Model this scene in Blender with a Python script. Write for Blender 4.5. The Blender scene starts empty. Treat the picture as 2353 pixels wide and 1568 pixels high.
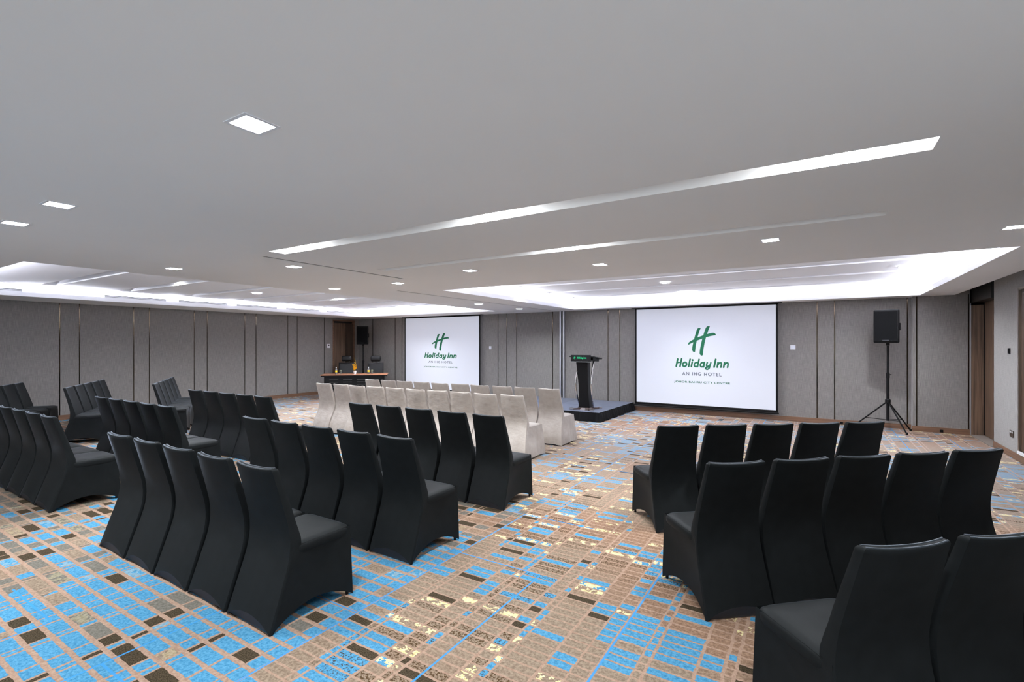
import bpy, bmesh, math, random
from mathutils import Vector, Matrix, noise as mnoise

S = bpy.context.scene
COL = S.collection
random.seed(7)

# ------------------------------------------------------------------ camera
F_PX, YAW, HOR, EYE = 1128.2, 0.556, 793.2, 1.65
cam = bpy.data.cameras.new('camera')
cam.sensor_fit = 'HORIZONTAL'
cam.sensor_width = 36.0
cam.lens = 36.0 * F_PX / 2353.0
cam.shift_y = (HOR - 784.0) / 2353.0
cam.clip_start = 0.05
cam_o = bpy.data.objects.new('camera', cam)
cam_o.location = (0, 0, EYE)
cam_o.rotation_euler = (math.pi / 2, 0, YAW)
COL.objects.link(cam_o)
S.camera = cam_o

# ------------------------------------------------------------------ world, exposure
w = bpy.data.worlds.new('world'); S.world = w
w.use_nodes = True
w.node_tree.nodes['Background'].inputs[0].default_value = (0.75, 0.85, 1, 1)
w.node_tree.nodes['Background'].inputs[1].default_value = 0.0
S.view_settings.view_transform = 'Standard'
S.view_settings.look = 'None'
S.view_settings.gamma = 1
S.view_settings.use_curve_mapping = False
S.view_settings.exposure = 0.16
S.cycles.max_bounces = 10
S.cycles.diffuse_bounces = 6
S.cycles.glossy_bounces = 3
S.cycles.sample_clamp_indirect = 6
S.cycles.caustics_reflective = False
S.cycles.caustics_refractive = False

DOWN_W = 40.0      # each square downlight
FILL_W = 105.0  # base power of the added area lights outside the walls
COVE_W = 38.0      # per metre of cove strip
LAMP_COL = (0.90, 0.95, 1.0)
COVE_COL = (0.86, 0.88, 1.0)
CEIL = 2.58        # main ceiling
CUP = 2.80         # raised coffer ceiling
WX, WY, WR, WF = -14.18, 12.25, 2.43, -3.5

def area(name, loc, rot, sx, sy, watt, col, spread=math.pi, parent=None):
    l = bpy.data.lights.new(name, 'AREA'); l.shape = 'RECTANGLE'
    l.size, l.size_y, l.energy, l.color, l.spread = sx, sy, watt, col, spread
    o = bpy.data.objects.new(name, l); o.location = loc; o.rotation_euler = rot
    COL.objects.link(o)
    if parent: o.parent = parent
    return o

RC = (-5.40, 1.63, 6.46, 11.78)     # right coffer opening
LC = (-12.85, -7.49, 1.77, 11.2)    # left coffer opening
for (x0, x1, y0, y1) in (RC, LC):
    m = 0.11
    for (cx, cy, lx, ly, rx, ry) in (((x0+x1)/2, y0-m, x1-x0+.3, .07, -.45, 0), ((x0+x1)/2, y1+m, x1-x0+.3, .07, .45, 0),
                             (x0-m, (y0+y1)/2, .07, y1-y0+.3, 0, .45), (x1+m, (y0+y1)/2, .07, y1-y0+.3, 0, -.45)):
        area('cove_light', (cx, cy, CEIL + .075), (math.pi + rx, ry, 0), lx, ly, COVE_W * max(lx, ly), COVE_COL)

# ------------------------------------------------------------------ node helpers
def srgb(r, g, b):
    f = lambda c: (c/255/12.92) if c/255 <= .04045 else ((c/255+.055)/1.055)**2.4
    return (f(r), f(g), f(b), 1)

class NT:
    def __init__(s, name):
        s.m = bpy.data.materials.new(name); s.m.use_nodes = True
        s.t = s.m.node_tree; s.n = s.t.nodes; s.l = s.t.links
        s.b = s.n['Principled BSDF']
    def set(s, **k):
        for a, v in k.items():
            i = s.b.inputs[{'rough': 'Roughness', 'metal': 'Metallic', 'spec': 'Specular IOR Level', 'color': 'Base Color', 'normal': 'Normal',
                            'sheen': 'Sheen Weight', 'srough': 'Sheen Roughness', 'stint': 'Sheen Tint', 'emit': 'Emission Color', 'estr': 'Emission Strength',
                            'trans': 'Transmission Weight', 'ior': 'IOR', 'coat': 'Coat Weight', 'alpha': 'Alpha'}[a]]
            s.put(i, v)
        return s
    def put(s, sock, v):
        if isinstance(v, bpy.types.NodeSocket): s.l.new(v, sock)
        elif isinstance(v, E): s.l.new(v.s, sock)
        else:
            if isinstance(v, tuple) and len(v) == 3 and sock.type == 'RGBA': v = v + (1,)
            sock.default_value = v
    def node(s, typ, out=0, attrs=None, **ins):
        n = s.n.new(typ)
        for a, v in (attrs or {}).items(): setattr(n, a, v)
        for k, v in ins.items():
            s.put(n.inputs[int(k[1:])] if k[0] == '_' and k[1:].isdigit() else n.inputs[k], v)
        return n.outputs[out]
    def math(s, op, *a):
        n = s.n.new('ShaderNodeMath'); n.operation = op
        for i, v in enumerate(a): s.put(n.inputs[i], v)
        return E(s, n.outputs[0])
    def pos(s):
        return s.node('ShaderNodeTexCoord', 3)     # Object
    def sep(s, v):
        n = s.n.new('ShaderNodeSeparateXYZ'); s.put(n.inputs[0], v)
        return E(s, n.outputs[0]), E(s, n.outputs[1]), E(s, n.outputs[2])
    def comb(s, x, y, z=0.0):
        return s.node('ShaderNodeCombineXYZ', 0, None, _0=x, _1=y, _2=z)
    def noise(s, vec, scale=1.0, detail=2.0, rough=.5, out=0):
        n = s.n.new('ShaderNodeTexNoise'); s.put(n.inputs['Vector'], vec)
        n.inputs['Scale'].default_value = scale; n.inputs['Detail'].default_value = detail
        n.inputs['Roughness'].default_value = rough
        return E(s, n.outputs[out]) if out == 0 else n.outputs[out]
    def white(s, vec):
        n = s.n.new('ShaderNodeTexWhiteNoise'); s.put(n.inputs['Vector'], vec); return E(s, n.outputs[0])
    def vmul(s, v, m):
        n = s.n.new('ShaderNodeVectorMath'); n.operation = 'MULTIPLY'; s.put(n.inputs[0], v); n.inputs[1].default_value = m
        return n.outputs[0]
    def mix(s, f, a, b):
        n = s.n.new('ShaderNodeMix'); n.data_type = 'RGBA'
        s.put(n.inputs[0], f); s.put(n.inputs[6], a); s.put(n.inputs[7], b); return n.outputs[2]
    def smooth(s, v, a, b):
        n = s.n.new('ShaderNodeMapRange'); n.interpolation_type = 'SMOOTHSTEP'
        s.put(n.inputs[0], v); n.inputs[1].default_value = a; n.inputs[2].default_value = b
        return E(s, n.outputs[0])
    def ramp(s, v, stops, mode='CONSTANT'):
        n = s.n.new('ShaderNodeValToRGB'); n.color_ramp.interpolation = mode
        cr = n.color_ramp
        while len(cr.elements) > 1: cr.elements.remove(cr.elements[-1])
        for i, (p, c) in enumerate(stops):
            e = cr.elements[0] if i == 0 else cr.elements.new(p)
            e.position = p; e.color = (c, c, c, 1) if not isinstance(c, tuple) else c
        s.put(n.inputs[0], v); return E(s, n.outputs[0])
    def bump(s, h, strength, dist=.01):
        n = s.n.new('ShaderNodeBump'); n.inputs['Strength'].default_value = strength; n.inputs['Distance'].default_value = dist
        s.put(n.inputs['Height'], h); s.l.new(n.outputs[0], s.b.inputs['Normal']); return s

class E:
    def __init__(s, nt, sock): s.nt, s.s = nt, sock
    def __add__(s, o): return s.nt.math('ADD', s, o)
    def __radd__(s, o): return s.nt.math('ADD', o, s)
    def __sub__(s, o): return s.nt.math('SUBTRACT', s, o)
    def __rsub__(s, o): return s.nt.math('SUBTRACT', o, s)
    def __mul__(s, o): return s.nt.math('MULTIPLY', s, o)
    __rmul__ = __mul__
    def __truediv__(s, o): return s.nt.math('DIVIDE', s, o)
    def floor(s): return s.nt.math('FLOOR', s)
    def frac(s): return s.nt.math('FRACT', s)
    def lt(s, o): return s.nt.math('LESS_THAN', s, o)
    def gt(s, o): return s.nt.math('GREATER_THAN', s, o)
    def mx(s, o): return s.nt.math('MAXIMUM', s, o)

def simple(name, rgb, rough=.5, metal=0, spec=.5, **k):
    n = NT(name); n.set(color=srgb(*rgb), rough=rough, metal=metal, spec=spec, **k); return n.m

# ------------------------------------------------------------------ materials
def mat_plaster(name, rgb):
    n = NT(name); p = n.pos()
    v = n.noise(p, 1.2, 3)
    n.set(color=n.mix(v, srgb(*[c-4 for c in rgb]), srgb(*rgb)), rough=.8, spec=.25)
    n.bump(n.noise(p, 90, 2), .04, .003); return n.m

def mat_fabric_wall(name, rgb, vary=1.0):
    n = NT(name); g = n.node('ShaderNodeNewGeometry', 0)
    x, y, z = n.sep(g)
    h = x + y
    a = n.noise(n.comb(h * 150.0, z * 6.0, 0.0), 1, 3, .6)
    b = n.noise(n.comb(h * 9.0, z * 160.0, 3.0), 1, 3, .6)
    c = n.noise(n.comb(h * 260.0, z * 260.0, 7.0), 1, 1, .5)
    f = n.smooth(a * .5 + b * .32 + c * .18, .38, .62)
    lo = srgb(*[int(q * .88) for q in rgb]); hi = srgb(*[min(255, int(q * 1.10)) for q in rgb])
    n.set(color=n.mix(f, lo, hi), rough=.9, spec=.2, sheen=.25, srough=.6)
    n.bump(f, .12, .002); return n.m

def mat_wood(name, dark, light, axis='z', gloss=.45):
    n = NT(name); g = n.node('ShaderNodeNewGeometry', 0)
    x, y, z = n.sep(g); h = x * .7 + y
    if axis == 'z': v = n.comb(h * 34.0, z * .9, 0.0)
    else: v = n.comb(h * 1.2, z * 60.0, 0.0)
    a = n.noise(v, 1, 4, .6)
    n.set(color=n.mix(n.smooth(a, .32, .68), srgb(*dark), srgb(*light)), rough=gloss, spec=.4)
    return n.m

def mat_carpet():
    n = NT('patterned_carpet'); p = n.pos()
    x0, y0, z = n.sep(p)
    wx = n.noise(p, 16, 2); wy = n.noise(n.vmul(p, (1, 1.3, 1)), 19, 2)
    u = x0 + 2.42 + (wx - .5) * .016
    v = y0 + (wy - .5) * .014
    widths = [17, 5, 22, 12, 5, 26, 9, 5, 20, 14, 10]; P = sum(widths) / 100.0
    st = []; acc = 0
    for q in widths: st.append(acc / 100 / P); acc += q
    blk = (u / P).floor(); fu = (u / P).frac()
    cid = n.ramp(fu, [(s, s) for s in st])
    gp = .015 / P
    gl = []
    for s in st: gl += [(s, 1.0), (s + gp, 0.0)]
    gapu = n.ramp(fu, gl)
    zoneA = blk.lt(-.5) * y0.lt(4.2)
    pitch = .066 + zoneA * .042
    row = (v / pitch).floor(); fv = (v / pitch).frac()
    gapv = fv.lt(.2 + zoneA * .05)
    key = blk * 13.7 + cid * 31.0
    r1 = n.white(n.comb(key, row, 1.0)); r2 = n.white(n.comb(key, row, 5.0)); r3 = n.white(n.comb(key, row, 9.0))
    uq = (blk + cid) * P; vq = row * pitch
    N1 = n.noise(n.comb(uq, vq, 0.0), .85, 2)
    N2 = n.noise(n.comb(uq + 7.0, vq, 4.0), 1.1, 2)
    N3 = n.noise(n.comb(uq, vq, 9.0), .45, 2)
    bp = .13 + n.smooth(N1, .50, .62) * .66
    bp = bp * (1.0 - zoneA * .3)
    bp = bp.mx(zoneA * y0.lt(3.4) * (n.smooth(x0 + y0 * .6 + (N1 - .5) * 1.6, -4.2, -3.5) * .54 + .24))
    fine = n.noise(p, 160, 2, .7); mott = n.noise(p, 55, 3, .7)
    taupe = n.mix(n.smooth(mott, .3, .7), srgb(128, 108, 90), srgb(168, 146, 124))
    red = n.mix(n.smooth(mott, .3, .7), srgb(128, 84, 60), srgb(170, 122, 92))
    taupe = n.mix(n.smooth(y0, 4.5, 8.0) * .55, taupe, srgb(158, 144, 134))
    taupe = n.mix((n.smooth(N3, .5, .62) * .5 + n.smooth(y0, 9.6, 11.2) * .5), taupe, red)  # redder far floor: partly carpet pattern, partly light hue put into the colour
    grey = n.mix(n.smooth(mott, .3, .7), srgb(104, 98, 88), srgb(136, 128, 116))
    taupe = n.mix(zoneA * r3.gt(.4), taupe, grey)
    blue = n.mix(n.smooth(mott, .3, .7), srgb(60, 126, 162), srgb(102, 164, 196))
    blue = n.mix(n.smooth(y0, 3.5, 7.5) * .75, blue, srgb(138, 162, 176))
    dark = n.mix(n.smooth(fine, .35, .65), srgb(52, 42, 30), srgb(92, 78, 60))
    cream = n.mix(n.smooth(mott, .35, .65), srgb(224, 198, 136), srgb(246, 228, 180))
    blot = n.noise(p, 75, 3, .65)
    speck = n.mix(n.smooth(blot, .50, .54), taupe, srgb(88, 66, 44))
    clus = n.smooth(N2, .5, .58)
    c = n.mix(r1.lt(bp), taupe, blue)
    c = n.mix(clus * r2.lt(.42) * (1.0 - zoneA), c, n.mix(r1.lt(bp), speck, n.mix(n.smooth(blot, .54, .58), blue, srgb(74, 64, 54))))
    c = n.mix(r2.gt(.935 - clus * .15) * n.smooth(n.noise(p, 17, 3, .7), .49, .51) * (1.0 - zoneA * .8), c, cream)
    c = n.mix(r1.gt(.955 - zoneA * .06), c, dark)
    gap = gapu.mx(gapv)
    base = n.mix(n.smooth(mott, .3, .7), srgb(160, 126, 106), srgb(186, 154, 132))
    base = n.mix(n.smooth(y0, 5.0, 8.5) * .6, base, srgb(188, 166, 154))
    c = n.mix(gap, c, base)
    # thin blue lines that frame larger rectangles
    us = x0 + 2.42
    a1 = (us / .73); l1 = a1.frac().lt(.018) * n.white(n.comb(a1.floor(), (y0 / 1.03).floor(), 2.0)).gt(.45)
    a2 = (y0 / 1.03); l2 = a2.frac().lt(.013) * n.white(n.comb((us / .73).floor(), a2.floor(), 3.0)).gt(.5)
    c = n.mix(l1.mx(l2) * .9, c, srgb(70, 150, 205))
    c = n.vmul(c, (.575, .60, .62))
    n.set(color=c, rough=.95, spec=.05, sheen=0.0)
    n.bump(fine, .35, .004)
    return n.m

def mat_cloth(name, lo, hi, rough=.6, spec=.3, sheen=.3, stint=(1, 1, 1, 1), srough=.4, wr=.0, wscale=8):
    n = NT(name); p = n.pos()
    f = n.noise(p, 14, 3)
    n.set(color=n.mix(f, srgb(*lo), srgb(*hi)), rough=rough, spec=spec, sheen=sheen, srough=srough)
    n.b.inputs['Sheen Tint'].default_value = stint
    if wr:
        h = n.noise(n.vmul(p, (1, 1, 1.8)), wscale, 4, .6)
        n.bump(h, wr, .03)
    else:
        n.bump(n.noise(p, 300, 1), .08, .001)
    return n.m

M = {}
M['ceiling'] = mat_plaster('ceiling_paint', (246, 244, 242))
M['cove'] = mat_plaster('coffer_paint', (246, 246, 249))
M['wall'] = mat_fabric_wall('woven_wall_fabric', (124, 120, 117))
M['outer'] = mat_plaster('plain_wall_paint', (150, 150, 152))
M['carpet'] = mat_carpet()
M['bronze'] = simple('bronze_strip', (66, 56, 46), .12, 1.0)
M['slot'] = simple('dark_slot', (18, 16, 15), .5)
M['oak'] = mat_wood('walnut_veneer', (70, 54, 42), (112, 90, 72))
M['base'] = mat_wood('brown_baseboard', (92, 68, 52), (120, 90, 70), 'x')
M['alu'] = simple('anodised_aluminium', (205, 205, 212), .3, .7)
M['stone'] = mat_plaster('grey_marble', (120, 110, 102))
M['black_cloth'] = mat_cloth('black_stretch_cover', (18, 20, 20), (27, 29, 30), .52, .07, .25, (.72, .82, 1, 1), .15)
M['seam'] = mat_cloth('black_seam', (20, 24, 26), (30, 34, 36), .4, .5, .8, (.6, .7, .85, 1))
M['beige_cloth'] = mat_cloth('beige_satin_cover', (146, 136, 127), (170, 161, 154), .42, .4, .3, (1, 1, 1, 1), .4, .32, 5)
M['leg'] = simple('dark_chair_leg', (30, 30, 32), .35, .8)
M['screen'] = simple('white_projection_fabric', (186, 189, 198), .85, 0, .2, emit=(.78, .81, .93), estr=.34)  # even glow stands in for projector light falling on the fabric
M['black'] = simple('matt_black', (11, 11, 12), .5, 0, .14)
M['blackgrid'] = simple('speaker_grille_black', (8, 8, 9), .8, 0, .08)
M['leather'] = simple('black_leather', (10, 11, 12), .34, 0, .3)
M['logo_green'] = simple('logo_green', (38, 100, 72), .8, 0, .1)
M['logo_grey'] = simple('logo_grey', (96, 102, 114), .8, 0, .1)
M['sign_green'] = simple('sign_green', (30, 190, 120), .5, 0, .3)
M['chrome'] = simple('polished_chrome', (215, 212, 210), .14, 1.0)
M['stage'] = mat_cloth('blue_grey_stage_carpet', (50, 58, 76), (70, 78, 98), .95, .1, .3)
M['skirt'] = mat_cloth('black_stage_skirt', (9, 9, 10), (15, 15, 16), .8, .08, .0)
M['white'] = simple('white_plastic', (232, 232, 236), .4)
M['brown_top'] = mat_wood('reddish_table_top', (150, 98, 72), (182, 128, 98), 'x', .28)
M['mahogany'] = simple('dark_mahogany', (42, 24, 20), .3)
g = NT('clear_glass'); g.set(color=(.92, .98, .95, 1), rough=.03, trans=.95, ior=1.45); M['glass'] = g.m
M['bottle'] = simple('clear_plastic_bottle', (190, 196, 205), .15, 0, .5, trans=.7, ior=1.35)
M['label'] = simple('yellow_bottle_label', (240, 200, 20), .5)
M['petal'] = simple('yellow_petals', (248, 184, 14), .6)
M['stem'] = simple('green_stem', (70, 96, 40), .6)
g = NT('downlight_diffuser'); g.set(color=(1, 1, 1, 1)); g.b.inputs['Emission Color'].default_value = (.92, .96, 1, 1); g.b.inputs['Emission Strength'].default_value = 22; M['lamp'] = g.m

# ------------------------------------------------------------------ mesh builder
class MB:
    def __init__(s): s.v, s.f = [], []
    def add(s, vs, fs):
        o = len(s.v); s.v += [tuple(p) for p in vs]; s.f += [tuple(i + o for i in f) for f in fs]; return s
    def box(s, x0, x1, y0, y1, z0, z1):
        return s.add([(x, y, z) for z in (z0, z1) for y in (y0, y1) for x in (x0, x1)],
                     [(0, 2, 3, 1), (4, 5, 7, 6), (0, 1, 5, 4), (2, 6, 7, 3), (0, 4, 6, 2), (1, 3, 7, 5)])
    def xbox(s, mat, dx, dy, dz):
        pts = [mat @ Vector((x * dx / 2, y * dy / 2, z * dz / 2)) for z in (-1, 1) for y in (-1, 1) for x in (-1, 1)]
        return s.add(pts, [(0, 2, 3, 1), (4, 5, 7, 6), (0, 1, 5, 4), (2, 6, 7, 3), (0, 4, 6, 2), (1, 3, 7, 5)])
    def rings(s, rs, cap=True, close=True):
        n = len(rs[0]); vs = [p for r in rs for p in r]; fs = []
        for k in range(len(rs) - 1):
            for i in range(n if close else n - 1):
                j = (i + 1) % n
                fs.append((k * n + i, k * n + j, (k + 1) * n + j, (k + 1) * n + i))
        if cap:
            fs.append(tuple(reversed(range(n)))); b = (len(rs) - 1) * n; fs.append(tuple(range(b, b + n)))
        return s.add(vs, fs)
    def tube(s, pts, r, seg=10, closed=False):
        pts = [Vector(p) for p in pts]; rs = []
        for i, p in enumerate(pts):
            a = pts[max(0, i - 1)]; b = pts[min(len(pts) - 1, i + 1)]
            d = (b - a).normalized(); up = Vector((0, 0, 1)) if abs(d.z) < .9 else Vector((1, 0, 0))
            x = d.cross(up).normalized(); y = d.cross(x).normalized()
            rr = r[i] if isinstance(r, (list, tuple)) else r
            rs.append([p + x * math.cos(t) * rr + y * math.sin(t) * rr for t in [2 * math.pi * q / seg for q in range(seg)]])
        return s.rings(rs)
    def lathe(s, prof, cx=0, cy=0, seg=20):
        return s.rings([[(cx + r * math.cos(2*math.pi*q/seg), cy + r * math.sin(2*math.pi*q/seg), z) for q in range(seg)] for r, z in prof])
    def prism(s, poly, y0, y1):   # polygon in xz extruded along y
        n = len(poly)
        return s.add([(x, y0, z) for x, z in poly] + [(x, y1, z) for x, z in poly],
                     [tuple(range(n)), tuple(reversed(range(n, 2 * n)))] + [(i, i + n, (i + 1) % n + n, (i + 1) % n) for i in range(n)])
    def build(s, name, mat, parent=None, smooth=False, loc=None, rot=None, bevel=0, fixn=True):
        me = bpy.data.meshes.new(name); me.from_pydata(s.v, [], s.f)
        bm = bmesh.new(); bm.from_mesh(me)
        if fixn: bmesh.ops.recalc_face_normals(bm, faces=bm.faces)
        bm.to_mesh(me); bm.free()
        me.materials.append(mat)
        if smooth:
            me.polygons.foreach_set('use_smooth', [True] * len(me.polygons))
            if smooth != 'full': me.set_sharp_from_angle(angle=math.radians(42))
        o = bpy.data.objects.new(name, me); COL.objects.link(o)
        if parent: o.parent = parent
        if loc: o.location = loc
        if rot is not None: o.rotation_euler = (0, 0, rot)
        if bevel:
            md = o.modifiers.new('bevel', 'BEVEL'); md.width = bevel; md.segments = 2; md.limit_method = 'ANGLE'
        return o

def tag(o, label=None, cat=None, group=None, kind=None):
    if label: o['label'] = label
    if cat: o['category'] = cat
    if group: o['group'] = group
    if kind: o['kind'] = kind
    return o
def thing(name, label, cat, loc=(0, 0, 0), rz=0, group=None):
    o = bpy.data.objects.new(name, None); COL.objects.link(o)
    o.location = loc; o.rotation_euler = (0, 0, rz); o.empty_display_size = .1
    return tag(o, label, cat, group)
def kids(o): return [c for c in bpy.data.objects if c.parent == o]
def dup(root, loc, rz, label, group=None):
    r = root.copy(); COL.objects.link(r); r.location = loc; r.rotation_euler = (0, 0, rz)
    r['label'] = label
    if group: r['group'] = group
    for ch in TREE[root.name]:
        c = ch.copy(); COL.objects.link(c); c.parent = r
        for gch in TREE.get(ch.name, ()):
            d = gch.copy(); COL.objects.link(d); d.parent = c
    return r
TREE = {}
def remember(root):
    TREE[root.name] = kids(root)
    for c in TREE[root.name]: TREE[c.name] = kids(c)
def struct(o, label):
    return tag(o, label, None, None, 'structure')

# ------------------------------------------------------------------ room shell
struct(MB().box(WX - .3, 3.2, WF - .3, 13.6, -.1, 0).build('floor', M['carpet']), 'patterned blue and brown hotel carpet of small rectangles')

def plane_with_holes(mb, x0, x1, y0, y1, z, holes):
    xs = sorted({x0, x1} | {h[0] for h in holes} | {h[1] for h in holes})
    ys = sorted({y0, y1} | {h[2] for h in holes} | {h[3] for h in holes})
    for i in range(len(xs) - 1):
        run = None
        for j in range(len(ys) - 1):
            cx, cy = (xs[i] + xs[i+1]) / 2, (ys[j] + ys[j+1]) / 2
            hole = any(h[0] < cx < h[1] and h[2] < cy < h[3] for h in holes)
            if not hole and run is None: run = ys[j]
            if hole and run is not None:
                mb.add([(xs[i], run, z), (xs[i+1], run, z), (xs[i+1], ys[j], z), (xs[i], ys[j], z)], [(0, 3, 2, 1)]); run = None
        if run is not None:
            mb.add([(xs[i], run, z), (xs[i+1], run, z), (xs[i+1], ys[-1], z), (xs[i], ys[-1], z)], [(0, 3, 2, 1)])
def shaft(mb, h, z0, z1, top=True):
    x0, x1, y0, y1 = h
    a = [(x0, y0), (x1, y0), (x1, y1), (x0, y1)]
    for i in range(4):
        p, q = a[i], a[(i + 1) % 4]
        mb.add([(p[0], p[1], z0), (q[0], q[1], z0), (q[0], q[1], z1), (p[0], p[1], z1)], [(0, 1, 2, 3)])
    if top: mb.add([(x, y, z1) for x, y in a], [(0, 1, 2, 3)])

DS = .068
main_lamps = [(-2.02, 1.18), (-4.27, 1.18), (-5.20, 1.18), (-6.64, 2.90), (-5.27, 3.58), (-6.78, 5.35), (-5.35, 5.36),
              (-3.68, 4.93), (-2.13, 5.35), (-0.35, 4.90), (1.33, 5.37), (-6.52, 9.06), (-6.50, 10.81)]
hidden_lamps = [(0.25, 1.18), (-7.6, -.9), (-2.0, -1.0), (-10.2, .5)]
T1 = (-4.62, .466, 2.864, 3.04); T2 = (-4.60, .416, 4.25, 4.40)
trough_lamps = [(-4.30, 2.95), (-2.02, 2.95), (.10, 2.95), (-2.06, 4.325)]
TR1 = (-4.965, -4.92, 3.0, 5.05); TR2 = (-6.125, -6.08, 6.1, 12.2)
UZ = CUP + .10
groL = [(3.41-.22+1.217*i, 3.41+1.217*i) for i in range(7)]
groR = [(7.0, 7.2), (8.25, 8.45), (9.52, 9.72), (10.78, 10.98)]
lamps_L = [(-10.37, 4.52), (-10.45, 6.2), (-10.39, 8.17), (-10.5, 10.62)]
lamps_R = [(-4.97, 9.03), (-2.35, 9.06), (1.07, 9.0), (-2.4, 10.88), (1.0, 10.88)]

ce = MB()
sq = lambda x, y: (x - DS, x + DS, y - DS, y + DS)
holes = [RC, LC, T1, T2, TR1, TR2] + [sq(*p) for p in main_lamps + hidden_lamps]
plane_with_holes(ce, WX - .1, 2.17, WF - .1, WY + .1, CEIL, holes)
for p in main_lamps + hidden_lamps: shaft(ce, sq(*p), CEIL, CEIL + .03, False)
for t in (T1, T2): shaft(ce, t, CEIL, CEIL + .115)
shaft(ce, TR1, CEIL, CEIL + .06); shaft(ce, TR2, CEIL, CEIL + .06)
# slab edge above the right hand door alcove, and the higher soffit there
ce.add([(2.17, WF, CEIL), (2.17, 13.4, CEIL), (2.17, 13.4, 3.0), (2.17, WF, 3.0)], [(0, 1, 2, 3)])
ce.add([(2.17, WF, 2.98), (3.0, WF, 2.98), (3.0, 13.4, 2.98), (2.17, 13.4, 2.98)], [(0, 1, 2, 3)])
struct(ce.build('ceiling', M['ceiling'], fixn=False), 'flat white plaster ceiling with recessed troughs')
k = 0
for (x0, x1, y0, y1), gro in ((RC, groR), (LC, groL)):
    k += 1
    cb = MB(); LIP, PO = .087, .24
    t = .018
    # lip, ledge, outer wall
    shaft(cb, (x0, x1, y0, y1), CEIL, CEIL + LIP, False)
    shaft(cb, (x0 - t, x1 + t, y0 - t, y1 + t), CEIL + .02, CEIL + LIP, False)
    X0, X1, Y0, Y1 = x0 - PO, x1 + PO, y0 - PO, y1 + PO
    plane_with_holes(cb, x0 - t, x1 + t, y0 - t, y1 + t, CEIL + LIP, [(x0, x1, y0, y1)])
    plane_with_holes(cb, X0, X1, Y0, Y1, CEIL + .04, [(x0, x1, y0, y1)])
    shaft(cb, (X0, X1, Y0, Y1), CEIL + .04, CUP, False)
    gs = [(x0 + .35, x1 + .1, a, b) for a, b in gro]
    plane_with_holes(cb, X0, X1, Y0, Y1, CUP, gs)
    for q in gs: shaft(cb, q, CUP, UZ)
    o = cb.build('trim_%d' % k, M['cove'], fixn=False)
    o.name = 'ceiling_' + ('right' if k == 1 else 'left')
    struct(o, 'raised ceiling coffer with cove lighting on the %s' % ('right' if k == 1 else 'left'))

def wallbox(name, boxes, mat, label):
    mb = MB()
    for b in boxes: mb.box(*b)
    return struct(mb.build(name, mat), label)
D1 = (11.14, 12.02)      # left door along Y
wallbox('wall_left', [(WX - .2, WX, WF, D1[0], 0, CEIL + .4), (WX - .2, WX, D1[1], WY + .2, 0, CEIL + .4), (WX - .2, WX, D1[0], D1[1], 2.5, CEIL + .4)], M['wall'], 'long left wall in grey woven fabric panels')
wallbox('wall_back', [(WX - .2, 1.56, WY, WY + .2, 0, CEIL + .4), (1.56, 2.38, WY - .17, WY + .2, 0, 3.0)], M['wall'], 'far wall in grey woven fabric behind the screens')
WN2 = [(-2.6, 1.2)]
wallbox('wall_right', [(WR, WR + .5, WF, 8.55, 0, .45), (WR, WR + .5, WF, 8.55, 2.35, 3.0), (WR, WR + .5, WF, -2.6, .45, 2.35), (WR, WR + .5, 1.2, 8.55, .45, 2.35), (WR, WR + .5, 9.70, 10.86, 0, 3.0), (WR, WR + .5, 8.55, 9.70, 0, .15), (WR, WR + .5, 8.55, 9.70, 2.46, 3.0)], M['wall'], 'right wall in pale grey woven fabric')
wallbox('wall_alcove', [(2.75, 2.95, 10.7, 13.4, 0, 3.0), (2.17, 2.95, 13.3, 13.5, 0, 3.0)], M['outer'], 'dark recess around the double door')
WN = [(-12.4, -8.6), (-7.6, -3.8), (-2.8, 1.4)]
wf = [(WX - .2, 3.1, WF - .2, WF, 0, .45), (WX - .2, 3.1, WF - .2, WF, 2.35, 3.0)]
xs_ = [WX - .2] + [q for p in WN for q in p] + [3.1]
for i in range(0, len(xs_), 2): wf.append((xs_[i], xs_[i+1], WF - .2, WF, .45, 2.35))
wallbox('wall_front', wf, M['outer'], 'wall behind the camera')
for i, (a, b) in enumerate(WN):  # unseen openings with area lights, added to brighten the ceiling
    o = thing('window_%d' % (i+1), None, None); struct(o, 'unseen opening behind the camera, added to brighten the ceiling')
    f = MB()
    for x in (a, (a+b)/2-.025, b-.05): f.box(x, x+.05, WF-.12, WF-.05, .45, 2.35)
    f.box(a, b, WF-.12, WF-.05, .45, .5); f.box(a, b, WF-.12, WF-.05, 2.3, 2.35)
    f.build('window_frame', M['slot'], o)
    area('fill_light', ((a+b)/2, WF-.25, 1.4), (math.pi/2, 0, 0), b-a, 1.9, FILL_W * .55, (.80, .90, 1.0), math.pi, o)
for i, (a, b) in enumerate(WN2):  # one more added opening and fill light, out of view
    o = thing('window_%d' % (i+4), None, None); struct(o, 'unseen opening in the near right wall, added to brighten the ceiling')
    f = MB()
    for y in (a, (a+b)/2-.025, b-.05): f.box(WR+.1, WR+.17, y, y+.05, .45, 2.35)
    f.box(WR+.1, WR+.17, a, b, .45, .5); f.box(WR+.1, WR+.17, a, b, 2.3, 2.35)
    f.build('window_frame', M['slot'], o)
    area('fill_light', (WR+.45, (a+b)/2, 1.4), (math.pi/2, 0, math.pi/2), b-a, 1.9, FILL_W * .75, (.80, .90, 1.0), math.pi, o)


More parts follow.
